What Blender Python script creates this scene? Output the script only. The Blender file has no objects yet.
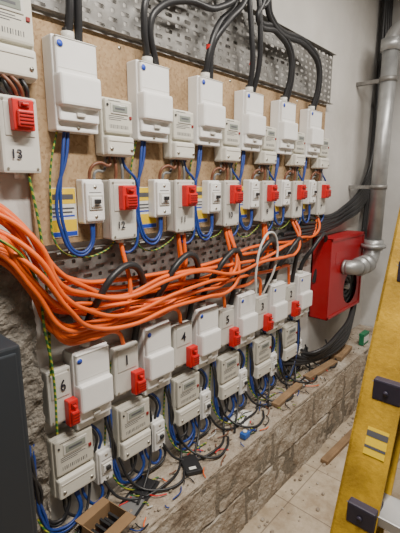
import bpy, bmesh, math, random
from mathutils import Vector, Matrix, noise
random.seed(7)
COL=bpy.context.scene.collection

# ------------------------------------------------------------------ materials
def mat(name, col, rough=0.5, metal=0.0, var=0.0, scale=8.0, bump=0.0, bscale=60.0, emit=0.0, spec=None, dirt=0.0, stretch=None):
    m=bpy.data.materials.new(name); m.use_nodes=True
    nt=m.node_tree; b=nt.nodes['Principled BSDF']
    b.inputs['Base Color'].default_value=(*col,1); b.inputs['Roughness'].default_value=rough
    b.inputs['Metallic'].default_value=metal
    if spec is not None: b.inputs['Specular IOR Level'].default_value=spec
    tc=nt.nodes.new('ShaderNodeTexCoord'); src=tc.outputs['Object']
    if stretch:
        mp=nt.nodes.new('ShaderNodeMapping'); mp.inputs['Scale'].default_value=stretch
        nt.links.new(src,mp.inputs['Vector']); src=mp.outputs['Vector']
    if var>0:
        n=nt.nodes.new('ShaderNodeTexNoise'); n.inputs['Scale'].default_value=scale; n.inputs['Detail'].default_value=8
        nt.links.new(src,n.inputs['Vector'])
        r=nt.nodes.new('ShaderNodeValToRGB')
        r.color_ramp.elements[0].position=0.3; r.color_ramp.elements[1].position=0.7
        r.color_ramp.elements[0].color=(*[c*(1-var) for c in col],1)
        r.color_ramp.elements[1].color=(*[min(1,c*(1+var*0.5)) for c in col],1)
        nt.links.new(n.outputs['Fac'],r.inputs['Fac']); nt.links.new(r.outputs['Color'],b.inputs['Base Color'])
        out=r.outputs['Color']
        if dirt>0:
            n3=nt.nodes.new('ShaderNodeTexNoise'); n3.inputs['Scale'].default_value=scale*0.35; n3.inputs['Detail'].default_value=12; n3.inputs['Roughness'].default_value=0.7
            nt.links.new(tc.outputs['Object'],n3.inputs['Vector'])
            r3=nt.nodes.new('ShaderNodeValToRGB'); r3.color_ramp.elements[0].position=0.38; r3.color_ramp.elements[1].position=0.58
            r3.color_ramp.elements[0].color=(1-dirt,1-dirt*1.08,1-dirt*1.18,1)
            nt.links.new(n3.outputs['Fac'],r3.inputs['Fac'])
            mx=nt.nodes.new('ShaderNodeMix'); mx.data_type='RGBA'; mx.blend_type='MULTIPLY'; mx.inputs[0].default_value=1
            nt.links.new(out,mx.inputs[6]); nt.links.new(r3.outputs['Color'],mx.inputs[7]); nt.links.new(mx.outputs[2],b.inputs['Base Color'])
    if bump>0:
        n2=nt.nodes.new('ShaderNodeTexNoise'); n2.inputs['Scale'].default_value=bscale; n2.inputs['Detail'].default_value=6
        nt.links.new(tc.outputs['Object'],n2.inputs['Vector'])
        bp=nt.nodes.new('ShaderNodeBump'); bp.inputs['Strength'].default_value=bump; bp.inputs['Distance'].default_value=0.01
        nt.links.new(n2.outputs['Fac'],bp.inputs['Height']); nt.links.new(bp.outputs['Normal'],b.inputs['Normal'])
    if emit>0:
        b.inputs['Emission Color'].default_value=(*col,1); b.inputs['Emission Strength'].default_value=emit
    return m
M={}
M['white']=mat('white_plastic',(0.79,0.785,0.77),0.36,var=0.06,scale=5,dirt=0.05)
M['cream']=mat('cream_plastic',(0.58,0.56,0.485),0.45,var=0.08,scale=9,dirt=0.08)
M['cream2']=mat('cream_cover_plastic',(0.65,0.63,0.56),0.42,var=0.06,scale=9,dirt=0.06)
M['greyw']=mat('grey_white_plastic',(0.57,0.555,0.51),0.45,var=0.08,scale=8,dirt=0.08)
M['lcd']=mat('lcd_glass',(0.22,0.24,0.21),0.15)
M['dark']=mat('dark_plastic',(0.02,0.02,0.022),0.4)
M['print']=mat('printed_ink',(0.08,0.08,0.09),0.7)
M['ink']=mat('marker_ink',(0.01,0.01,0.02),0.6)
M['red']=mat('red_lockoff_plastic',(0.56,0.012,0.012),0.38)
M['redd']=mat('dark_red_plastic',(0.22,0.006,0.006),0.5)
M['blue']=mat('blue_sticker',(0.02,0.06,0.45),0.5)
M['galv']=mat('galvanised_steel',(0.27,0.265,0.255),0.5,0.45,var=0.3,scale=25,dirt=0.3)
M['pipe']=mat('galvanised_pipe',(0.38,0.385,0.385),0.4,0.6,var=0.2,scale=14)
M['brass']=mat('screw_metal',(0.5,0.48,0.42),0.35,0.9)
def osb():
    m=mat('chipboard',(0.36,0.24,0.13),0.85); nt=m.node_tree;b=nt.nodes['Principled BSDF']
    tc=nt.nodes.new('ShaderNodeTexCoord'); v=nt.nodes.new('ShaderNodeTexVoronoi'); v.inputs['Scale'].default_value=120
    nt.links.new(tc.outputs['Object'],v.inputs['Vector'])
    r=nt.nodes.new('ShaderNodeValToRGB'); r.color_ramp.elements[0].color=(0.26,0.165,0.085,1); r.color_ramp.elements[0].position=0.05
    r.color_ramp.elements[1].color=(0.40,0.275,0.155,1); r.color_ramp.elements[1].position=0.75
    e=r.color_ramp.elements.new(0.35); e.color=(0.35,0.23,0.125,1)
    nt.links.new(v.outputs['Color'],r.inputs['Fac'])
    n=nt.nodes.new('ShaderNodeTexNoise'); n.inputs['Scale'].default_value=4; n.inputs['Detail'].default_value=8; nt.links.new(tc.outputs['Object'],n.inputs['Vector'])
    r2=nt.nodes.new('ShaderNodeValToRGB'); r2.color_ramp.elements[0].position=0.35; r2.color_ramp.elements[0].color=(0.75,0.72,0.68,1); r2.color_ramp.elements[1].position=0.6
    nt.links.new(n.outputs['Fac'],r2.inputs['Fac'])
    mx=nt.nodes.new('ShaderNodeMix'); mx.data_type='RGBA'; mx.blend_type='MULTIPLY'; mx.inputs[0].default_value=1
    nt.links.new(r.outputs['Color'],mx.inputs[6]); nt.links.new(r2.outputs['Color'],mx.inputs[7]); nt.links.new(mx.outputs[2],b.inputs['Base Color']); return m
M['ply']=osb()
M['orange']=mat('orange_sheath',(0.80,0.125,0.012),0.45,var=0.18,scale=7)
M['black']=mat('black_sheath',(0.018,0.018,0.02),0.42)
M['grey']=mat('grey_sheath',(0.16,0.16,0.16),0.45)
M['cblue']=mat('blue_insulation',(0.012,0.040,0.21),0.42)
M['brown']=mat('brown_insulation',(0.16,0.06,0.03),0.45)
M['whitec']=mat('white_sheath',(0.6,0.6,0.58),0.45)
M['cab']=mat('red_painted_steel',(0.36,0.006,0.012),0.38,var=0.12,scale=4)
M['yellow']=mat('yellow_fibreglass',(0.52,0.31,0.015),0.55,var=0.3,scale=14,bump=0.15,bscale=120,dirt=0.45)
M['ylabel']=mat('yellow_label',(0.80,0.55,0.02),0.5)
M['wlabel']=mat('paper_label',(0.68,0.68,0.65),0.6)
M['conc']=mat('raw_render',(0.27,0.245,0.21),0.95,var=0.45,scale=16,bump=1.0,bscale=90,dirt=0.45)
M['wallp']=mat('white_painted_plaster',(0.60,0.58,0.55),0.85,var=0.12,scale=3,bump=0.4,bscale=14,dirt=0.15)
M['walle']=mat('grey_white_plaster',(0.57,0.565,0.55),0.85,var=0.12,scale=2.5,bump=0.35,bscale=14,dirt=0.12)
M['wallg']=mat('bare_grey_plaster',(0.19,0.18,0.165),0.9,var=0.2,scale=2.5,bump=0.3)
M['ceil']=mat('ceiling_paint',(0.45,0.45,0.44),0.9)
M['cabgrey']=mat('slate_grey_steel',(0.022,0.027,0.034),0.5)
M['card']=mat('cardboard',(0.24,0.145,0.07),0.85,var=0.15)
M['green']=mat('green_plastic',(0.01,0.16,0.07),0.4)
M['wood']=mat('rough_timber',(0.27,0.17,0.09),0.8,var=0.3,scale=12)
M['led']=mat('lamp_diffuser',(1,0.94,0.84),0.5,emit=6)
M['bluep']=mat('blue_plastic',(0.02,0.10,0.4),0.4)
M['alu']=mat('aluminium',(0.45,0.45,0.45),0.4,0.7,var=0.2)
M['capp']=mat('dark_purple_plastic',(0.03,0.025,0.045),0.5)
def earth():
    m=mat('green_yellow_earth',(0.1,0.3,0.03),0.45); nt=m.node_tree;b=nt.nodes['Principled BSDF']
    w=nt.nodes.new('ShaderNodeTexWave'); w.inputs['Scale'].default_value=30; w.bands_direction='DIAGONAL'
    tc=nt.nodes.new('ShaderNodeTexCoord'); nt.links.new(tc.outputs['Object'],w.inputs['Vector'])
    r=nt.nodes.new('ShaderNodeValToRGB'); r.color_ramp.interpolation='CONSTANT'
    r.color_ramp.elements[0].color=(0.02,0.13,0.03,1); r.color_ramp.elements[1].color=(0.34,0.33,0.03,1); r.color_ramp.elements[1].position=0.6
    nt.links.new(w.outputs['Fac'],r.inputs['Fac']); nt.links.new(r.outputs['Color'],b.inputs['Base Color']); return m
M['earth']=earth()
def blocks():
    m=mat('whitewashed_blockwork',(0.6,0.6,0.57),0.95); nt=m.node_tree;b=nt.nodes['Principled BSDF']
    tc=nt.nodes.new('ShaderNodeTexCoord'); n=nt.nodes.new('ShaderNodeTexNoise'); n.inputs['Scale'].default_value=6; n.inputs['Detail'].default_value=14; n.inputs['Roughness'].default_value=0.76
    nt.links.new(tc.outputs['Object'],n.inputs['Vector'])
    r=nt.nodes.new('ShaderNodeValToRGB')
    r.color_ramp.elements[0].color=(0.17,0.125,0.085,1); r.color_ramp.elements[0].position=0.35
    r.color_ramp.elements[1].color=(0.35,0.29,0.225,1); r.color_ramp.elements[1].position=0.48
    e=r.color_ramp.elements.new(0.64); e.color=(0.48,0.43,0.365,1)
    nt.links.new(n.outputs['Fac'],r.inputs['Fac']); nt.links.new(r.outputs['Color'],b.inputs['Base Color'])
    n2=nt.nodes.new('ShaderNodeTexNoise'); n2.inputs['Scale'].default_value=60; n2.inputs['Detail'].default_value=8
    nt.links.new(tc.outputs['Object'],n2.inputs['Vector'])
    bp=nt.nodes.new('ShaderNodeBump'); bp.inputs['Strength'].default_value=1.0; bp.inputs['Distance'].default_value=0.012
    nt.links.new(n2.outputs['Fac'],bp.inputs['Height']); nt.links.new(bp.outputs['Normal'],b.inputs['Normal'])
    return m
M['block']=blocks()
M['mortar']=mat('mortar',(0.23,0.195,0.15),0.95,var=0.35,bump=0.8)
def floormat():
    m=mat('dusty_floor_tiles',(0.5,0.45,0.37),0.8); nt=m.node_tree;b=nt.nodes['Principled BSDF']
    tc=nt.nodes.new('ShaderNodeTexCoord')
    br=nt.nodes.new('ShaderNodeTexBrick'); br.offset=0; br.inputs['Scale'].default_value=1.0
    br.inputs['Brick Width'].default_value=0.33; br.inputs['Row Height'].default_value=0.33
    br.inputs['Mortar Size'].default_value=0.003
    br.inputs['Color1'].default_value=(0.56,0.47,0.35,1); br.inputs['Color2'].default_value=(0.50,0.42,0.315,1); br.inputs['Mortar'].default_value=(0.26,0.21,0.16,1)
    nt.links.new(tc.outputs['Object'],br.inputs['Vector'])
    n=nt.nodes.new('ShaderNodeTexNoise'); n.inputs['Scale'].default_value=5; n.inputs['Detail'].default_value=12; n.inputs['Roughness'].default_value=0.75
    nt.links.new(tc.outputs['Object'],n.inputs['Vector'])
    mx=nt.nodes.new('ShaderNodeMix'); mx.data_type='RGBA'; mx.blend_type='MULTIPLY'; mx.inputs[0].default_value=0.9
    r=nt.nodes.new('ShaderNodeValToRGB'); r.color_ramp.elements[0].color=(0.58,0.52,0.45,1); r.color_ramp.elements[0].position=0.38; r.color_ramp.elements[1].position=0.6
    nt.links.new(n.outputs['Fac'],r.inputs['Fac'])
    nt.links.new(br.outputs['Color'],mx.inputs[6]); nt.links.new(r.outputs['Color'],mx.inputs[7]); nt.links.new(mx.outputs[2],b.inputs['Base Color'])
    return m
M['floor']=floormat()

# ------------------------------------------------------------------ mesh builder
class B:
    def __init__(s): s.bm=bmesh.new(); s.mats=[]
    def mi(s,k):
        if k not in s.mats: s.mats.append(k)
        return s.mats.index(k)
    def _merge(s,t,k,smooth=False):
        i=s.mi(k); vm={}
        for v in t.verts: vm[v]=s.bm.verts.new(v.co)
        for f in t.faces:
            nf=s.bm.faces.new([vm[v] for v in f.verts]); nf.material_index=i; nf.smooth=smooth
        t.free()
    def box(s,x0,x1,y0,y1,z0,z1,k,bev=0.0,seg=2,taper=0.0):
        t=bmesh.new(); bmesh.ops.create_cube(t,size=1)
        cx,cy,cz=(x0+x1)/2,(y0+y1)/2,(z0+z1)/2; dx,dy,dz=x1-x0,y1-y0,z1-z0
        for v in t.verts:
            q=v.co.copy()
            tx=dx; tz=dz
            if q.y<0: tx=dx-2*taper; tz=dz-2*taper
            v.co=Vector((cx+q.x*tx,cy+q.y*dy,cz+q.z*tz))
        if bev>0: bmesh.ops.bevel(t,geom=t.edges[:],offset=min(bev,0.45*min(dx,dy,dz)),segments=seg,affect='EDGES',profile=0.6)
        bmesh.ops.recalc_face_normals(t,faces=t.faces)
        s._merge(t,k,False)
    def rough(s,x0,x1,y0,y1,z0,z1,k,cell=0.015,amp=0.006,freq=14):
        """box whose surface is broken up by real displacement (back face y1 left flat)"""
        t=bmesh.new(); cache={}
        nx=max(2,int((x1-x0)/cell)); ny=max(2,int((y1-y0)/cell)); nz=max(2,int((z1-z0)/cell))
        def V(i,j,l):
            kk=(i,j,l)
            if kk not in cache:
                p=Vector((x0+(x1-x0)*i/nx,y0+(y1-y0)*j/ny,z0+(z1-z0)*l/nz))
                n=noise.turbulence(p*freq,4,False)-0.6
                n2=noise.noise(p*freq*0.4)
                c=Vector(((-1 if i==0 else 1 if i==nx else 0),(-1 if j==0 else 0),(1 if l==nz else 0)))
                p=p+c*(amp*(n+0.5*n2)) - c*amp*0.3
                edge=sum(1 for q in c if abs(q)>0)
                if edge>1: p-=c*amp*(0.4+0.5*abs(noise.noise(p*30)))
                cache[kk]=t.verts.new(p)
            return cache[kk]
        for i in range(nx):
            for l in range(nz):
                t.faces.new((V(i,0,l),V(i+1,0,l),V(i+1,0,l+1),V(i,0,l+1)))
            for j in range(ny):
                t.faces.new((V(i,j,nz),V(i+1,j,nz),V(i+1,j+1,nz),V(i,j+1,nz)))
        for j in range(ny):
            for l in range(nz):
                t.faces.new((V(0,j,l),V(0,j,l+1),V(0,j+1,l+1),V(0,j+1,l)))
                t.faces.new((V(nx,j,l),V(nx,j+1,l),V(nx,j+1,l+1),V(nx,j,l+1)))
        s._merge(t,k,False)
    def cyl(s,p0,p1,r,k,n=16,r2=None):
        p0=Vector(p0);p1=Vector(p1);d=p1-p0
        t=bmesh.new(); bmesh.ops.create_cone(t,cap_ends=True,segments=n,radius1=r,radius2=r if r2 is None else r2,depth=d.length)
        m=Matrix.Translation((p0+p1)/2)@d.to_track_quat('Z','Y').to_matrix().to_4x4()
        bmesh.ops.transform(t,matrix=m,verts=t.verts); s._merge(t,k,n>10)
    def tube(s,pts,r,k,n=14):
        pts=[Vector(p) for p in pts]; rings=[]; t=bmesh.new(); up=None
        for i,p in enumerate(pts):
            a=pts[max(i-1,0)];b=pts[min(i+1,len(pts)-1)]; d=(b-a).normalized()
            if up is None: up=d.orthogonal().normalized()
            else: up=(up-d*up.dot(d)).normalized()
            sd=d.cross(up)
            rings.append([t.verts.new(p+(up*math.cos(2*math.pi*j/n)+sd*math.sin(2*math.pi*j/n))*r) for j in range(n)])
        for a,b in zip(rings,rings[1:]):
            for j in range(n): t.faces.new((a[j],a[(j+1)%n],b[(j+1)%n],b[j]))
        t.faces.new(rings[0][::-1]); t.faces.new(rings[-1])
        bmesh.ops.recalc_face_normals(t,faces=t.faces)
        s._merge(t,k,True)
    def mesh(s,name):
        me=bpy.data.meshes.new(name); s.bm.to_mesh(me); s.bm.free()
        for k in s.mats: me.materials.append(M[k])
        return me
    def obj(s,name,loc=(0,0,0)):
        return put(s.mesh(name),name,loc)
def put(me,name,loc=(0,0,0),rot=(0,0,0)):
    o=bpy.data.objects.new(name,me); o.location=loc; o.rotation_euler=rot; COL.objects.link(o); return o
def cable(name,splines,r,k,res=10):
    c=bpy.data.curves.new(name,'CURVE'); c.dimensions='3D'; c.bevel_depth=r; c.bevel_resolution=3; c.resolution_u=res; c.use_fill_caps=True
    for pts in splines:
        sp=c.splines.new('BEZIER'); sp.bezier_points.add(len(pts)-1)
        for bp,p in zip(sp.bezier_points,pts):
            bp.co=p; bp.handle_left_type='AUTO'; bp.handle_right_type='AUTO'
    c.materials.append(M[k])
    o=bpy.data.objects.new(name,c); COL.objects.link(o); return o
def text(s,parent,loc,size,k='ink',name='number_marking',tilt=0):
    c=bpy.data.curves.new(name,'FONT'); c.body=s; c.size=size; c.extrude=0.0005; c.align_x='CENTER'; c.align_y='CENTER'; c.offset=0.0005
    c.materials.append(M[k])
    o=bpy.data.objects.new(name,c); COL.objects.link(o); o.parent=parent
    o.location=loc; o.rotation_euler=(math.pi/2,tilt,0); return o

# ------------------------------------------------------------------ room
XL,XR,YF,H=-1.6,3.42,-2.5,3.05
def slab(name,x0,x1,y0,y1,z0,z1,k):
    b=B(); b.box(x0,x1,y0,y1,z0,z1,k); return b.obj(name)
slab('floor',XL,XR,YF,0,-0.1,0,'floor')
slab('wall_back',XL,XR,0,0.12,0,H,'wallp')
slab('wall_right',XR,XR+0.12,YF,0.12,0,H,'walle')
slab('wall_left',XL-0.12,XL,YF,0.12,0,H,'wallg')
slab('wall_front',XL,XR,YF-0.12,YF,0,H,'wallg')
slab('ceiling',XL,XR,YF,0,H,H+0.1,'ceil')
W0=-0.0015

# ------------------------------------------------------------------ plinth
b=B()
b.box(0.532,3.412,-0.248,W0,0.0,0.425,'mortar')
for row in range(2):
    z0=0.003+row*0.217; x=0.49 if row==0 else 0.27
    while x<3.40:
        x0=max(x,0.533); x1=min(x+0.438,3.41)
        if x1-x0>0.03:
            j=random.uniform(-.004,.003)
            b.rough(x0,x1,-0.258+j,-0.2,z0,z0+0.209,'block',0.013,0.009,14)
        x+=0.447
b.rough(0.533,3.41,-0.252,W0,0.39,0.4395,'block',0.02,0.004,10)
b.obj('blockwork_plinth')
b=B()
for q in range(260):
    x=random.uniform(0.6,3.3); y=random.uniform(-0.24,-0.03); s=random.uniform(0.003,0.014)
    b.box(x,x+s*1.4,y,y+s,0.4385,0.4385+s*0.7,'block' if q%3 else 'mortar',s*0.3,1)
b.obj('mortar_rubble')
b=B()
for q in range(140):
    x=random.uniform(0.8,3.3); y=-0.27-abs(random.gauss(0,0.11)); s=random.uniform(0.004,0.018)
    b.box(x,x+s*1.3,y-s,y,0,s*0.7,'block',s*0.3,1)
b.obj('floor_rubble')

b=B(); 
b.rough(-0.15,0.530,-0.062,W0,0,1.508,'conc',0.010,0.014,24)
b.obj('rendered_masonry_pier')
b=B()
b.box(0.02,0.360,-0.32,-0.10,0.06,1.280,'cabgrey',0.006)
b.box(0.03,0.350,-0.30,-0.12,0.0,0.06,'dark')
b.box(0.035,0.348,-0.326,-0.31,0.08,1.265,'cabgrey',0.004)
b.cyl((0.32,-0.326,0.75),(0.32,-0.345,0.75),0.012,'alu')
b.obj('steel_cabinet')

# ------------------------------------------------------------------ boards and trays
b=B()
b.box(0.560,2.46,-0.019,W0,1.45,2.112,'ply',0.002)
for xx in (0.9,1.5,2.1): b.cyl((xx,-0.019,2.085),(xx,-0.021,2.085),0.006,'brass',12)
b.obj('chipboard_backboard')
def tray(name,x0,x1,z0,z1,yb,cw=0.050,ch=0.028):
    nx=int(round((x1-x0)/cw)); nz=int(round((z1-z0)/ch)); cw=(x1-x0)/nx; ch=(z1-z0)/nz
    bm=bmesh.new(); y=-yb; cache={}
    def V(x,z,yy=y):
        k=(round(x,5),round(z,5),round(yy,5))
        if k not in cache: cache[k]=bm.verts.new((x,yy,z))
        return cache[k]
    for i in range(nx):
        for j in range(nz):
            ax=x0+i*cw; az=z0+j*ch
            outer=[(ax,az),(ax+cw/2,az),(ax+cw,az),(ax+cw,az+ch/2),(ax+cw,az+ch),(ax+cw/2,az+ch),(ax,az+ch),(ax,az+ch/2)]
            cx=ax+cw/2; cz=az+ch/2
            if (i+j)%2==0: hw,hh=cw*0.36,ch*0.24
            else: hw,hh=cw*0.15,ch*0.24
            inner=[(cx-hw*.8,cz-hh),(cx,cz-hh),(cx+hw*.8,cz-hh),(cx+hw,cz),(cx+hw*.8,cz+hh),(cx,cz+hh),(cx-hw*.8,cz+hh),(cx-hw,cz)]
            for q in range(8):
                p=(q+1)%8
                bm.faces.new([V(*outer[q]),V(*outer[p]),V(*inner[p]),V(*inner[q])])
    for zz in (z0,z1):
        f=[bm.verts.new(c) for c in ((x0,y,zz),(x1,y,zz),(x1,y-0.022,zz),(x0,y-0.022,zz))]; bm.faces.new(f)
    bmesh.ops.recalc_face_normals(bm,faces=bm.faces)
    me=bpy.data.meshes.new(name); bm.to_mesh(me); bm.free(); me.materials.append(M['galv'])
    o=put(me,name); md=o.modifiers.new('sheet','SOLIDIFY'); md.thickness=0.0015
    return o
tray('perforated_cable_tray',0.3,2.50,2.12,2.40,0.025)
tray('perforated_cable_tray',0.56,2.36,1.17,1.43,0.012)

# ------------------------------------------------------------------ devices
def meter_mesh(w,h,seed=0):
    b=B()
    b.box(0,w,-0.045,0,0.02*h,h,'cream',0.008)
    b.box(0.006,w-0.006,-0.060,-0.03,0.40*h,h-0.006,'cream',0.007)
    b.box(0.22*w,0.80*w,-0.063,-0.05,0.72*h,0.90*h,'greyw',0.002)
    b.box(0.27*w,0.75*w,-0.0645,-0.06,0.755*h,0.865*h,'lcd',0.001)
    b.box(0.34*w,0.66*w,-0.0650,-0.064,0.795*h,0.825*h,'print')
    for i,zz in enumerate((0.93,0.68,0.65,0.62)):
        b.box(0.15*w,(0.55+0.1*(i%3))*w,-0.0606,-0.06,zz*h,(zz+0.010)*h,'print')
    for i in range(14):
        xx=0.18*w+i*0.045*w
        b.box(xx,xx+(0.010+0.010*((i*7+seed)%3)/2)*w,-0.0606,-0.06,0.48*h,0.54*h,'print')
    b.box(0.83*w,0.90*w,-0.064,-0.055,0.66*h,0.71*h,'redd',0.001)
    b.cyl((0.12*w,-0.059,0.86*h),(0.12*w,-0.063,0.86*h),0.004,'dark',10)
    b.box(0.003,w-0.003,-0.068,-0.02,0.0,0.37*h,'cream2',0.010,3,0.004)
    b.box(0.10*w,0.90*w,-0.070,-0.06,0.26*h,0.275*h,'greyw')
    for xx in (0.16,0.84):
        b.cyl((xx*w,-0.060,0.13*h),(xx*w,-0.071,0.13*h),0.006,'brass',12)
        b.box(xx*w-0.005,xx*w+0.005,-0.0715,-0.070,0.13*h-0.0008,0.13*h+0.0008,'dark')
    for i in range(5):
        b.cyl(((0.22+0.14*i)*w,-0.03,-0.008),((0.22+0.14*i)*w,-0.03,0.01),0.006,'dark',10)
    return b.mesh('meter')
def cutout_mesh(w,h,d=0.0):
    b=B()
    b.box(0,w,-0.062+d,0,0,h,'white',0.005)
    b.box(0.004,w-0.004,-0.078+d,-0.03,0.10*h,h-0.004,'white',0.008,3)
    b.box(0.0,w,-0.097+d,-0.03,0.24*h,0.62*h,'white',0.011,3,0.004)
    b.box(0.03*w,0.97*w,-0.0795+d,-0.07+d,0.965*h,0.972*h,'greyw')
    b.box(0.06*w,0.94*w,-0.0785+d,-0.077+d,0.655*h,0.660*h,'greyw')
    b.cyl((0.12*w,-0.076+d,0.90*h),(0.12*w,-0.079+d,0.90*h),0.011,'wlabel',16)
    b.cyl((0.12*w,-0.0785+d,0.90*h),(0.12*w,-0.0794+d,0.90*h),0.0095,'blue',16)
    b.cyl((0.5*w,-0.06+d,0.05*h),(0.5*w,-0.064+d,0.05*h),0.006,'brass',12)
    b.box(0.40*w,0.60*w,-0.085+d,-0.06+d,0.16*h,0.20*h,'greyw',0.002)
    b.cyl((0.45*w,-0.036,h-0.004),(0.45*w,-0.036,h+0.02),0.019,'greyw',16)
    b.cyl((0.45*w,-0.036,h+0.018),(0.45*w,-0.036,h+0.030),0.016,'dark',8)
    return b.mesh('cutout')
def iso_mesh(w,h):
    b=B()
    b.box(0,w,-0.040,0,0,h,'white',0.006)
    b.box(0.004,w-0.004,-0.052,-0.03,0.06*h,0.94*h,'white',0.006)
    b.box(0.16*w,0.84*w,-0.056,-0.045,0.32*h,0.66*h,'greyw',0.002)
    b.box(0.24*w,0.76*w,-0.060,-0.05,0.38*h,0.60*h,'white',0.002)
    b.box(0.36*w,0.64*w,-0.070,-0.055,0.46*h,0.56*h,'dark',0.003)
    b.box(0.30*w,0.70*w,-0.0605,-0.0598,0.40*h,0.42*h,'print')
    b.cyl((0.5*w,-0.050,0.83*h),(0.5*w,-0.0535,0.83*h),0.006,'brass',12)
    b.cyl((0.5*w,-0.050,0.16*h),(0.5*w,-0.0535,0.16*h),0.006,'brass',12)
    b.box(0.2*w,0.8*w,-0.0526,-0.052,0.70*h,0.715*h,'print')
    return b.mesh('iso')
def swbox_mesh(w,h):
    b=B()
    b.box(0,w,-0.045,0,0,h,'greyw',0.006)
    b.box(-0.002,w+0.002,-0.060,-0.042,-0.002,h+0.002,'greyw',0.008)
    b.box(0.10*w,0.90*w,-0.0625,-0.055,0.48*h,0.93*h,'greyw',0.003)
    for xx in (0.10,0.90):
        for zz in (0.05,0.95):
            b.cyl((xx*w,-0.058,zz*h),(xx*w,-0.0615,zz*h),0.004,'brass',10)
    b.cyl((0.5*w,-0.03,-0.016),(0.5*w,-0.03,0.004),0.014,'greyw',14)
    return b.mesh('swbox')
def lock_mesh(w,h):
    b=B()
    b.box(0,w,-0.030,0,0,h,'red',0.005)
    b.box(0.12*w,0.88*w,-0.044,-0.02,0.10*h,0.62*h,'red',0.005)
    for i in range(4):
        zz=(0.18+0.11*i)*h
        b.box(0.18*w,0.82*w,-0.0465,-0.04,zz,zz+0.03*h,'redd')
    b.box(0.25*w,0.75*w,-0.034,-0.025,0.70*h,0.90*h,'redd',0.002)
    b.box(0.35*w,0.65*w,-0.046,-0.028,0.76*h,0.84*h,'red',0.003)
    return b.mesh('lock')
ME_meter=meter_mesh(0.120,0.185); ME_meterC=meter_mesh(0.155,0.225,3)
ME_cut=cutout_mesh(0.142,0.258,0.008); ME_cutC=cutout_mesh(0.138,0.285)
ME_iso=iso_mesh(0.076,0.142); ME_isoC=iso_mesh(0.068,0.145)
ME_sw=swbox_mesh(0.104,0.20); ME_swC=swbox_mesh(0.108,0.185)
ME_lock=lock_mesh(0.058,0.082); ME_lockC=lock_mesh(0.048,0.092)
P=0.302; S0=0.006
numsB=['12','11','10','9','8','7']
numsC=['6','1','4','5','3','2','8']
YB=-0.0205
def jit(a=0.004): return random.uniform(-a,a)
def swset(x,z,me,lk,num,lx,lz,hh,ww):
    sw=put(me,'switch_box',(x,YB,z)); 
    l=put(lk,'lockoff_cover',(lx-x,-0.058,lz-z)); l.parent=sw
    text(num,sw,(0.32*ww,-0.0645,0.24*hh),0.034)
    return sw
for i in range(-1,6):
    x=P*i+S0
    if i>=0: put(ME_cut,'cutout_fuse_box',(0.617+x,YB,1.79+jit()))
    if i>=0: put(ME_meter,'electricity_meter',(0.779+x+jit(.003),YB,1.728+jit()))
    else: put(ME_meterC,'electricity_meter',(0.432,-0.004,1.915))
    if i>=0:
        put(ME_iso,'isolator_switch',(0.699+x+jit(),YB,1.515+jit()))
        swset(0.790+x,1.452,ME_sw,ME_lock,numsB[i],0.819+x,1.552,0.20,0.108)
    else:
        sw=swset(0.468,1.67,ME_sw,ME_lock,'13',0.493,1.78,0.20,0.108); sw.location.y=-0.004
for i in range(6):
    put(ME_cutC,'cutout_fuse_box',(0.621+P*i+S0,W0,0.812+jit()))
for i in range(-1,5):
    x=P*i+S0
    sw=put(ME_swC,'switch_box',(0.789+x if i>=0 else 0.538,W0,0.868+jit()))
    if i<0: sw.scale.x=0.74
    l=put(ME_lockC,'lockoff_cover',(0.068,-0.058,-0.015)); l.parent=sw
    text(numsC[(i+1)%7],sw,(0.050 if i>=0 else 0.066,-0.0655,0.128),0.055)
    mx=0.80+x if i>=0 else 0.538
    put(ME_meterC,'electricity_meter',(mx+(jit(.003) if i>=0 else 0),W0,0.578+jit()))
    put(ME_isoC,'isolator_switch',(mx+0.172+jit(.002),W0,0.522+jit(0.006)))
for i in range(0,6):
    b=B(); w=0.090
    b.box(0,w,-0.002,0,0,0.155,'wlabel'); b.box(0.002,w-.002,-0.0026,-0.002,0.105,0.153,'ylabel'); b.box(0.002,w-.002,-0.0026,-0.002,0.018,0.055,'ylabel'); b.box(0.002,w-.002,-0.0026,-0.002,0.002,0.016,'blue')
    for q in range(3): b.box(0.006,w-.008-0.008*(q%2),-0.0029,-0.0025,0.064+q*0.012,0.069+q*0.012,'blue' if q==0 else 'print')
    b.box(0.008,w-.01,-0.003,-0.0025,0.118,0.135,'print')
    b.obj('warning_label',((0.612 if i==0 else 0.655)+P*i,-0.0195,1.472))

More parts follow.
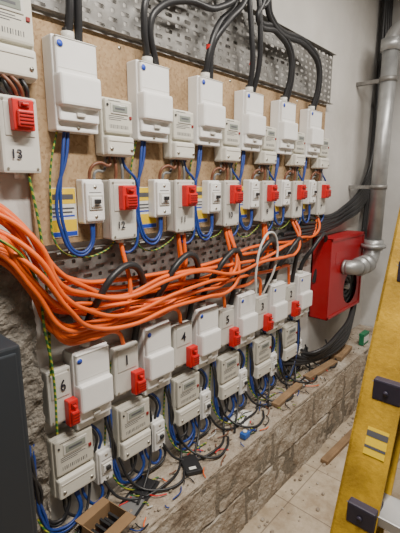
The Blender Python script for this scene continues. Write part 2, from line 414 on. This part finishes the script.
# ------------------------------------------------------------------ cables
R=random.uniform
blue=[];brown=[];greyc=[];earthc=[]
for i in range(0,6):
    x=P*i+S0
    for k in range(2):
        o=0.012*k
        q=R(-.015,.015)
        blue.append([(0.655+x+o,-0.05,1.80),(0.640+x+o,-0.055,1.72),(0.624+x-o,-0.055,1.60),(0.628+x-o,-0.06,1.50),(0.658+x,-0.065,1.430-o+q),(0.710+x,-0.06,1.435-o+q),(0.730+x+o,-0.05,1.53)])
    blue.append([(0.86+x,-0.05,1.74),(0.87+x,-0.055,1.70),(0.915+x,-0.06,1.65),(0.922+x,-0.055,1.56),(0.915+x,-0.06,1.46),(0.895+x,-0.06,1.41),(0.86+x,-0.05,1.40),(0.845+x,-0.045,1.45)])
    brown.append([(0.81+x,-0.05,1.735),(0.805+x,-0.06,1.70),(0.76+x,-0.065,1.705),(0.735+x,-0.06,1.69),(0.73+x,-0.05,1.65)])
    brown.append([(0.83+x,-0.05,1.735),(0.83+x,-0.06,1.69),(0.83+x,-0.055,1.65)])
    greyc.append([(0.80+x,-0.045,1.735),(0.79+x,-0.05,1.685),(0.75+x,-0.055,1.675),(0.748+x,-0.05,1.65)])
    greyc.append([(0.85+x,-0.05,1.735),(0.855+x,-0.06,1.69),(0.86+x,-0.055,1.65)])
    earthc.append([(0.635+x,-0.045,1.80),(0.61+x,-0.04,1.70),(0.602+x,-0.035,1.58),(0.61+x,-0.04,1.45),(0.66+x,-0.045,1.40+R(-.02,.02)),(0.78+x,-0.05,1.415),(0.83+x,-0.045,1.45)])
cable('blue_meter_tails',blue,0.0052,'cblue'); cable('brown_meter_tails',brown,0.0055,'brown')
cable('grey_meter_tails',greyc,0.005,'grey'); cable('earth_cables',earthc,0.0030,'earth')
bl=[];br=[];ea=[]
for i in range(-1,5):
    x=P*i+ (S0 if i>=0 else 0.014)
    for k in range(2):
        o=0.012*k; q=R(-.02,.015)
        bl.append([(0.70+x+o+.06,-0.04,0.83),(0.755+x+o,-0.05,0.78),(0.765+x,-0.05,0.66),(0.770+x+o,-0.055,0.56),(0.81+x,-0.06,0.495-o+q),(0.90+x,-0.06,0.50-o+q),(0.90+x+o,-0.04,0.585)])
        br.append([(0.72+x+o+.03,-0.03,0.83),(0.745+x+o,-0.06,0.76),(0.775+x-o,-0.06,0.66),(0.782+x,-0.045,0.56),(0.83+x,-0.05,0.51-o+q),(0.87+x,-0.05,0.53),(0.875+x+o,-0.035,0.585)])
    bl.append([(0.93+x,-0.035,0.585),(0.94+x,-0.05,0.52),(0.98+x,-0.055,0.475),(1.01+x,-0.05,0.50),(1.01+x,-0.035,0.53)])
    bl.append([(0.87+x,-0.03,0.87),(0.92+x,-0.035,0.82),(0.99+x,-0.035,0.78),(1.02+x,-0.04,0.72),(1.015+x,-0.03,0.665)])
    br.append([(0.86+x,-0.035,0.585),(0.87+x,-0.05,0.50),(0.96+x,-0.055,0.46),(1.035+x,-0.05,0.48),(1.03+x,-0.03,0.53)])
    br.append([(0.85+x,-0.03,0.87),(0.95+x,-0.03,0.80),(1.00+x,-0.04,0.74),(1.0+x,-0.03,0.665)])
    br.append([(0.84+x,-0.03,0.87),(0.93+x,-0.025,0.81),(0.975+x,-0.03,0.70),(0.965+x,-0.04,0.58),(0.93+x,-0.07,0.50),(0.86+x,-0.11,0.452),(0.80+x,-0.15,0.450)])
    ea.append([(0.80+x,-0.04,1.04),(0.77+x,-0.03,0.90),(0.755+x,-0.03,0.75),(0.75+x,-0.04,0.60),(0.82+x,-0.08,0.46),(0.95+x,-0.10,0.449)])
x=P*5+S0
for k in range(3):
    o=0.014*k
    (bl if k==1 else br).append([(0.66+x+o,-0.04,0.83),(0.665+x+o,-0.05,0.74),(0.64+x+o,-0.06,0.60),(0.60+x-o,-0.07,0.50),(0.50+x,-0.08,0.47),(0.46+x,-0.06,0.55)])
cable('blue_lower_tails',bl,0.0055,'cblue'); cable('black_lower_tails',br,0.0055,'black'); cable('earth_lower_cables',ea,0.0035,'earth')
cable('meter_tails',[[(0.47+0.022*k,-0.05,1.925),(0.465+0.027*k,-0.065,1.895),(0.50+0.018*k,-0.05,1.865)] for k in range(4)],0.006,'black')
cable('brown_meter_tails',[[(0.48+0.022*k,-0.055,1.925),(0.50+0.022*k,-0.070,1.90),(0.53+0.012*k,-0.05,1.865)] for k in range(2)],0.006,'brown')

# orange bundle
org=[]
NO=13
for j in range(NO):
    f=j/(NO-1.0)
    lvl=1.305-0.175*f; yy=-0.055-0.020*((j*5)%4)
    order=[5,5,4,4,3,3,2,2,1,1,0,2,1]
    m=order[j]; xe=0.845+S0+P*m-0.016+0.016*(j%3)
    a=R(-.045,.045); ph=R(0,6.28); am=R(.010,.030)
    pts=[(-0.1,-0.11,1.65-0.14*f),(0.25,-0.10,1.63-0.135*f+a*.5),(0.40,-0.095+R(-.018,.01),1.60-0.14*f+a*.4),(0.49+R(-.016,.016),yy-0.025,1.50-0.14*f+a),(0.575+R(-.022,.018),yy-0.02,1.375-0.16*f+a),(0.67,yy,lvl+0.03+a*.3)]
    xx=0.80
    while xx<xe-0.12:
        pts.append((xx,yy+R(-.016,.010),lvl+am*math.sin(ph+xx*R(4.0,6.5))+0.03*max(0,(xx-1.3))));xx+=R(0.17,0.26)
    lv=pts[-1][2]
    pts+= [(xe-0.05,yy,lv+0.005),(xe-0.008,yy,lv+0.05),(xe,-0.05,1.44)]
    org.append(pts)
for j,m in enumerate([0,1,2,3,4]):
    xe=0.845+P*m+S0
    l=1.125+0.013*j
    org.append([(-0.1,-0.12,1.50+.01*j),(0.30,-0.115,1.49+.01*j),(0.45,-0.11,1.44+.01*j),(0.53+R(-.012,.01),-0.09,1.30),(0.60,-0.075,l+0.02),(0.70,-0.07,l)]+[(0.8+0.2*q,-0.07,l+R(-.02,.018)) for q in range(int((xe-0.85)/0.2)+1) if m>0]+[(xe-0.04,-0.06,l-0.01),(xe,-0.045,1.045)])
cable('orange_cable_bundle',org,0.0080,'orange')
cable('earth_cable',[[(-0.1,-0.13,1.56),(0.30,-0.13,1.53),(0.42,-0.14,1.49),(0.50,-0.12,1.38),(0.53,-0.09,1.2),(0.55,-0.08,1.05),(0.545,-0.085,0.85)],[(0.54,-0.05,1.66),(0.56,-0.05,1.5),(0.565,-0.05,1.3),(0.545,-0.075,1.05)]],0.004,'earth')
blk=[]
for i in range(6):
    x=P*i; cx=0.621+S0+x+0.062; q=R(-.03,.02); w=R(-.03,.02)
    blk.append([(cx,-0.038,1.10),(cx+0.003,-0.05,1.16),(cx+0.03,-0.10,1.27+q*.5),(cx+0.09,-0.115,1.345+q),(cx+0.16+w*.5,-0.105,1.36+q),(cx+0.215+w,-0.09,1.31+q),(cx+0.235+w,-0.06,1.22),(cx+0.225+w*.5,-0.04,1.10),(cx+0.21,-0.03,1.0)])
cable('black_supply_cables',blk,0.0125,'black')
cable('white_supply_cable',[[(1.62,-0.11,1.10),(1.60,-0.12,1.22),(1.64,-0.125,1.36),(1.72,-0.12,1.40),(1.80,-0.11,1.34),(1.80,-0.10,1.2),(1.78,-0.05,1.06)]],0.006,'whitec')
top=[]
for i in range(6):
    cx=0.617+S0+P*i+0.064; yg=-0.058
    if i==0: 
        top.append([(cx,yg,2.06),(cx,-0.08,2.15),(cx-0.01,-0.085,2.35),(cx,-0.085,3.04)]); top.append([(cx+0.035,yg,2.05),(cx+0.02,-0.09,2.2),(cx+0.01,-0.10,2.4),(cx+0.03,-0.085,3.04)])
    elif i==1:
        top.append([(cx,yg,2.06),(cx-0.03,-0.08,2.15),(cx-0.02,-0.09,2.24),(cx+0.12,-0.09,2.31),(cx+0.28,-0.10,2.33),(cx+0.46,-0.10,2.45),(1.46,-0.09,3.04)])
        top.append([(cx+.04,yg,2.05),(cx+.0,-0.08,2.17),(cx+0.03,-0.09,2.22),(cx+0.14,-0.11,2.27),(cx+0.30,-0.12,2.29),(cx+0.48,-0.12,2.45),(1.49,-0.10,3.04)])
        top.append([(0.3,-0.06,2.36),(0.8,-0.06,2.345),(cx+0.1,-0.07,2.345),(cx+0.3,-0.08,2.36),(cx+0.44,-0.08,2.50),(1.43,-0.07,3.04)])
    elif i==2:
        top.append([(cx,yg,2.06),(cx,-0.08,2.15),(cx+0.04,-0.09,2.25),(cx+0.15,-0.09,2.36),(1.46,-0.12,2.6),(1.47,-0.12,3.04)])
        top.append([(cx+.03,yg,2.05),(cx+.02,-0.08,2.17),(cx+0.07,-0.11,2.26),(cx+0.18,-0.12,2.38),(1.50,-0.13,2.6),(1.50,-0.13,3.04)])
    elif i==3:
        top.append([(cx,yg,2.06),(cx-0.01,-0.08,2.15),(cx-0.04,-0.09,2.3),(1.52,-0.09,2.5),(1.52,-0.09,3.04)])
        top.append([(cx+.03,yg,2.05),(cx+.025,-0.09,2.15),(cx-0.0,-0.11,2.3),(1.56,-0.11,2.5),(1.55,-0.11,3.04)])
    else:
        for k in range(2):
            top.append([(cx+.03*k,yg,2.05),(cx+.02*k,-0.09,2.17),(cx-0.03+.01*k,-0.10,2.26+.02*k),(cx-0.16,-0.105,2.32+.02*k),(cx-0.32-(i-4)*.2,-0.11,2.33+.02*k+0.02*(i-4)),(1.60+.03*k,-0.12,2.42+.03*(i-4)),(1.53+.025*k,-0.10,2.65),(1.53+.03*k,-0.10,3.04)])
cable('black_riser_cables',top,0.0120,'black')
tp=[]
for cxx in (0.617+S0+P*2+0.065,0.617+S0+P*3+0.055): tp.append([(cxx,-0.076,2.155),(cxx,-0.080,2.172)])
cable('red_phase_tape',tp,0.0130,'red')
rr=[]
for k in range(7):
    o=0.022*k
    rr.append([(2.36-0.1*k,-0.045,1.46-.025*k),(2.48,-0.05,1.43-0.015*k),(2.75,-0.055-.008*(k%2),1.47-0.014*k+R(-.01,.01)),(3.05+o*.4,-0.06,1.62-.02*k),(3.20+o*.6,-0.06,1.85),(3.22+o,-0.055-.02*(k%2),2.2),(3.22+o,-0.05,3.04)])
for k in range(5):
    o=0.03*k
    rr.append([(2.02+.08*k,-0.04,0.56),(2.25,-0.08,0.50+0.5*o),(2.6,-0.16,0.52+o),(2.95,-0.10,0.62+o),(3.12,-0.06,0.9),(3.16+o,-0.05,1.2),(3.22+o,-0.045,1.8),(3.23+o,-0.04,3.04)])
cable('black_corner_cables',rr,0.013,'black')

# ------------------------------------------------------------------ hose cabinet
b=B()
cx0,cx1,cz0,cz1,dp=2.415,2.975,0.755,1.295,0.13
hc=(2.785,0.915); hr=0.12
b.box(cx0,cx1,-0.012,-0.002,cz0,cz1,'cab')
b.box(cx0,cx0+0.004,-dp,-0.002,cz0,cz1,'cab'); b.box(cx1-0.004,cx1,-dp,-0.002,cz0,cz1,'cab')
b.box(cx0,cx1,-dp,-0.002,cz0,cz0+0.004,'cab'); b.box(cx0,cx1,-dp,-0.002,cz1-0.004,cz1,'cab')
t=bmesh.new(); N=32
def edgept(a):
    dx,dz=math.cos(a),math.sin(a); tt=[]
    if dx>1e-6: tt.append((cx1-hc[0])/dx)
    if dx<-1e-6: tt.append((cx0-hc[0])/dx)
    if dz>1e-6: tt.append((cz1-hc[1])/dz)
    if dz<-1e-6: tt.append((cz0-hc[1])/dz)
    q=min(tt); return (hc[0]+dx*q,hc[1]+dz*q)
angs=sorted([2*math.pi*j/N for j in range(N)]+[math.atan2(z-hc[1],x-hc[0])%(2*math.pi) for x in (cx0,cx1) for z in (cz0,cz1)])
ins=[t.verts.new((hc[0]+hr*math.cos(a),-dp,hc[1]+hr*math.sin(a))) for a in angs]
ot=[t.verts.new((edgept(a)[0],-dp,edgept(a)[1])) for a in angs]
for j in range(len(angs)):
    k=(j+1)%len(angs); t.faces.new((ins[j],ot[j],ot[k],ins[k]))
b._merge(t,'cab')
for (a0,a1,c0,c1) in ((cx0,cx1,cz1-0.02,cz1),(cx0,cx1,cz0,cz0+0.02),(cx0,cx0+0.02,cz0,cz1),(cx1-0.02,cx1,cz0,cz1)):
    b.box(a0,a1,-dp-0.006,-dp,c0,c1,'cab',0.002)
b.cyl((hc[0],-0.015,hc[1]),(hc[0],-0.03,hc[1]),0.155,'dark',32)
for q in range(4):
    rr_=0.05+0.025*q
    b.tube([(hc[0]+rr_*math.cos(a*math.pi/12),-0.085-0.01*(q%2),hc[1]+rr_*math.sin(a*math.pi/12)) for a in range(25)],0.014,'dark',8)
b.cyl((hc[0],-0.03,hc[1]),(hc[0],-0.12,hc[1]),0.022,'alu',16)
b.box(2.50,2.64,-dp-0.002,-dp,1.12,1.20,'cab',0.001)
b.obj('fire_hose_cabinet')

def arc(c,u,v,r,a0,a1,n=8):
    c=Vector(c);u=Vector(u);v=Vector(v)
    return [c+u*r*math.cos(a0+(a1-a0)*i/n)+v*r*math.sin(a0+(a1-a0)*i/n) for i in range(n+1)]
b=B(); px,py=2.95,-0.21; r=0.050
zt=2.62; zb=1.085
pts=[(px,py,zb+0.12),(px,py,zt-0.10)]
b.tube(pts,r,'pipe',24)
b.tube(arc((px,py-0.11,zt-0.10),(0,1,0),(0,0,1),0.11,0,math.pi/2*0.98),r*1.05,'pipe',24)
b.tube([(px,py-0.11,zt+0.01),(px,py-0.9,zt+0.06),(px,YF+0.01,zt+0.10)],r,'pipe',24)
b.cyl((px,py,zt-0.13),(px,py,zt-0.06),r*1.28,'pipe',24)
b.cyl((px,py-0.09,zt+0.01),(px,py-0.15,zt+0.01),r*1.28,'pipe',24)
b.tube(arc((px-0.12,py,zb+0.12),(1,0,0),(0,0,-1),0.12,0,math.pi/2),r*1.06,'pipe',24)
b.tube([(px-0.12,py,zb),(px-0.26,py,zb)],r,'pipe',24)
b.tube(arc((px-0.26,py+0.06,zb),(0,-1,0),(-1,0,0),0.06,0,math.pi/2),r*1.0,'pipe',24)
b.tube([(px-0.32,py+0.055,zb),(px-0.32,py+0.072,zb)],r,'pipe',24)
b.cyl((px,py,zb+0.09),(px,py,zb+0.16),r*1.30,'pipe',24); b.cyl((px,py,zb+0.105),(px,py,zb+0.128),r*1.7,'pipe',24)
b.cyl((px-0.10,py,zb),(px-0.16,py,zb),r*1.30,'pipe',24); b.cyl((px-0.21,py,zb),(px-0.25,py,zb),r*1.28,'pipe',24)
for zz in (1.6,2.3):
    b.cyl((px,py,zz),(px,py,zz+0.03),r*1.12,'galv',24); b.box(px-0.012,px+0.012,py,-0.002,zz+0.003,zz+0.027,'galv')
b.obj('galvanised_water_pipe')
b=B(); b.tube([(3.38,-0.30,0.001),(3.38,-0.30,H-0.001)],0.022,'pipe',16)
for zz in (0.7,1.6,2.5): b.box(3.37,3.418,-0.335,-0.265,zz,zz+0.02,'galv',0.002)
b.obj('conduit_pipe')

# ------------------------------------------------------------------ step ladder
b=B()
def strut(b,p0,p1,wy,wx,k,th=0.006):
    p0=Vector(p0);p1=Vector(p1)
    for (ax,bx,ay,by) in ((0,th,0,wy),(wx-th,wx,0,wy),(0,wx,wy-th,wy)):
        t=bmesh.new(); vs=[]
        for p in (p0,p1):
            vs.append([t.verts.new(p+Vector((xx,yy,0))) for xx,yy in ((ax,ay),(bx,ay),(bx,by),(ax,by))])
        t.faces.new(vs[0][::-1]);t.faces.new(vs[1])
        for q in range(4): t.faces.new((vs[0][q],vs[0][(q+1)%4],vs[1][(q+1)%4],vs[1][q]))
        bmesh.ops.recalc_face_normals(t,faces=t.faces); b._merge(t,k)
dirx=0.383; X0=0.494
wy=0.095; y1=-0.887-wy; y2=-1.44
f0=(X0,y1,0.0); f1=(X0+dirx*1.78,y1,1.78)
strut(b,f0,f1,wy,0.09,'yellow')
strut(b,(f0[0],y2,0.0),(f1[0],y2,1.78),-wy,0.09,'yellow')
for n in range(6):
    z=0.345+0.27*n-0.005; xx=X0+dirx*z
    b.box(xx+0.008,xx+0.095,y2-0.01,y1+0.075,z,z+0.024,'alu',0.003)
    b.box(xx-0.008,xx+0.05,y1+0.002,y1+0.066,z-0.016,z+0.036,'capp',0.004)
    b.box(xx-0.008,xx+0.05,y2-0.066,y2-0.002,z-0.016,z+0.036,'capp',0.004)
    b.cyl((xx-0.008,y1+0.035,z+0.008),(xx-0.012,y1+0.035,z+0.008),0.006,'capp',12)
b.box(f1[0]-0.02,f1[0]+0.16,y2-wy-0.005,y1+wy+0.005,1.78,1.81,'dark',0.006)
xb=1.75
strut(b,(xb,y1+0.02,0.0),(f1[0]+0.11,y1+0.02,1.76),0.04,0.05,'yellow')
strut(b,(xb,y2-0.02,0.0),(f1[0]+0.11,y2-0.02,1.76),-0.04,0.05,'yellow')
for z in (0.5,1.1): 
    xx=xb-(xb-f1[0]-0.11)*z/1.76
    b.box(xx+0.01,xx+0.03,y2,y1+0.03,z,z+0.03,'alu',0.003)
for yy in (y1-0.003,y2-wy-0.003):
    b.box(X0-0.01,X0+0.11,yy,yy+wy+0.006,0,0.04,'dark',0.004); b.box(xb-0.01,xb+0.06,yy+0.01,yy+wy-0.01,0,0.04,'dark',0.004)
for (za,zb_,k,o) in ((1.015,1.075,'ylabel',0.002),(1.055,1.068,'print',0.0028),(1.03,1.036,'print',0.0028)):
    t=bmesh.new(); xx0=X0+dirx*za-o; xx1=X0+dirx*zb_-o
    ya,yb_=(y1+0.012,y1+0.06)
    t.faces.new([t.verts.new(c) for c in ((xx0,yb_,za),(xx0,ya,za),(xx1,ya,zb_),(xx1,yb_,zb_))]); b._merge(t,k)
b.obj('step_ladder')

# ------------------------------------------------------------------ clutter on plinth
zl=0.441
b=B(); w,d,h=0.13,0.09,0.055
b.box(0,w,0,d,0,0.003,'card')
for (x0,x1,ya,yb_) in ((0,w,0,0.003),(0,w,d-0.003,d),(0,0.003,0,d),(w-0.003,w,0,d)): b.box(x0,x1,ya,yb_,0,h,'card')
b.box(0.0,w,-0.04,0.0,h-0.004,h,'card'); b.box(0.0,w,d,d+0.035,h-0.004,h,'card')
for q in range(5): b.box(0.02+0.02*q,0.03+0.02*q,0.02,0.07,0.003,0.03+0.006*(q%3),'dark',0.002)
o=b.obj('cardboard_box',(0.60,-0.21,zl)); o.rotation_euler=(0,0,0.15)
b=B(); b.box(0,0.075,0,0.11,0,0.016,'dark',0.005); b.box(0.008,0.067,0.01,0.10,0.0155,0.0165,'dark'); b.box(0.02,0.05,0.015,0.03,0.016,0.018,'wlabel')
o=b.obj('cable_tester',(1.04,-0.18,zl)); o.rotation_euler=(0,0,-0.5)
b=B(); b.box(0,0.045,0,0.035,0,0.028,'bluep',0.006); b.cyl((0.022,0.018,0.028),(0.022,0.018,0.036),0.011,'wlabel'); b.tube([(0.04,0.02,0.015),(0.06,0.01,0.012),(0.08,0.02,0.006),(0.10,0.01,0.006)],0.004,'cblue',8); b.obj('blue_terminal_pot',(1.40,-0.22,zl))
b=B(); b.box(0,0.11,0,0.035,0,0.085,'green',0.004); b.box(0.01,0.10,-0.002,0.0,0.02,0.065,'wlabel'); b.box(-0.002,0.112,-0.002,0.037,0.07,0.09,'green',0.003); b.obj('green_junction_box',(2.92,-0.21,zl))
b=B(); b.box(0,0.20,0,0.09,0,0.002,'dark'); b.box(0.01,0.09,0.01,0.08,0.002,0.003,'grey'); b.box(0.10,0.19,0.012,0.075,0.002,0.012,'dark',0.004)
o=b.obj('tool_pouch',(0.76,-0.19,zl)); o.rotation_euler=(0,0,0.35)
for (n,loc,sz,rot) in (('timber_offcut',(1.75,-0.19,zl),(0.30,0.045,0.02),0.05),('timber_offcut',(2.15,-0.17,zl),(0.35,0.05,0.022),-0.08),('timber_offcut',(2.55,-0.2,zl),(0.25,0.07,0.03),0.1),('timber_offcut',(2.05,-0.36,0.001),(0.75,0.045,0.025),-0.04)):
    b=B(); b.box(0,sz[0],0,sz[1],0,sz[2],'wood',0.003); b.box(0,sz[0]*0.998,sz[1]*0.3,sz[1]*0.33,sz[2],sz[2]+0.0004,'card'); o=b.obj(n,loc); o.rotation_euler=(0,0,rot)
b=B(); b.box(0,0.14,0,0.10,0,0.002,'wlabel'); b.box(0.01,0.09,0.02,0.03,0.002,0.0025,'print'); b.box(0.01,0.12,0.05,0.055,0.002,0.0025,'print'); o=b.obj('instruction_leaflet',(1.50,-0.16,zl)); o.rotation_euler=(0,0,0.4)
for k,cnt in (('cblue',16),('brown',14),('dark',24),('earth',10),('whitec',10),('orange',7),('red',8)):
    sp=[]
    for q in range(cnt):
        x0=R(0.65,2.4); y0=R(-0.23,-0.08); a=R(0,6.28); L=R(0.01,0.06); z=zl+0.003
        c,s_=math.cos(a),math.sin(a)
        def cl(y): return max(-0.245,min(-0.03,y))
        sp.append([(x0,y0,z),(x0+c*L,cl(y0+s_*L),z+0.004),(x0+c*L*1.6-s_*L*.5,cl(y0+s_*L*1.6+c*L*.5),z)])
    cable('wire_offcuts',sp,0.0025,k,4)
led=[]
for i in range(6):
    led.append([(0.72+0.3*i,-0.04,0.56),(0.78+0.3*i,-0.10,0.46),(0.95+0.3*i,-0.14+R(-.03,.03),0.452),(1.10+0.3*i,-0.09,0.455),(1.12+0.3*i,-0.045,0.54)])
    led.append([(0.80+0.3*i,-0.05,0.60),(0.84+0.3*i,-0.09,0.48),(0.90+0.3*i,-0.17+R(-.03,.03),0.450),(1.00+0.3*i,-0.19,0.449),(1.06+0.3*i,-0.15,0.449)])
cable('black_ledge_cables',led,0.0055,'black')

# ------------------------------------------------------------------ lights
def luminaire(x,y,L,e):
    b=B(); b.box(-L/2,L/2,-0.06,0.06,-0.03,-0.001,'white',0.004); b.box(-L/2+0.02,L/2-0.02,-0.045,0.045,-0.055,-0.03,'led',0.01)
    o=b.obj('ceiling_luminaire',(x,y,H))
    ld=bpy.data.lights.new('luminaire_light','AREA'); ld.shape='RECTANGLE'; ld.size=L; ld.size_y=0.12; ld.energy=e; ld.color=(1,0.94,0.855)
    lo=bpy.data.objects.new('luminaire_light',ld); lo.location=(x,y,H-0.08); COL.objects.link(lo)
luminaire(0.6,-1.10,0.9,76); luminaire(2.2,-1.1,0.9,40)
w=bpy.data.worlds.new('world'); bpy.context.scene.world=w; w.use_nodes=True
w.node_tree.nodes['Background'].inputs[0].default_value=(0.8,0.85,0.9,1); w.node_tree.nodes['Background'].inputs[1].default_value=0.3

# ------------------------------------------------------------------ camera
cam=bpy.data.cameras.new('camera'); co=bpy.data.objects.new('camera',cam); COL.objects.link(co)
cam.sensor_fit='VERTICAL'; cam.sensor_height=36; cam.lens=36*400/533.0; cam.clip_start=0.02
co.location=(0,-1.2,1.64)
th=math.atan(83/400.0); yaw=math.radians(47.8)
d=Vector((math.sin(yaw)*math.cos(th),math.cos(yaw)*math.cos(th),-math.sin(th)))
co.rotation_euler=d.to_track_quat('-Z','Y').to_euler()
bpy.context.scene.camera=co
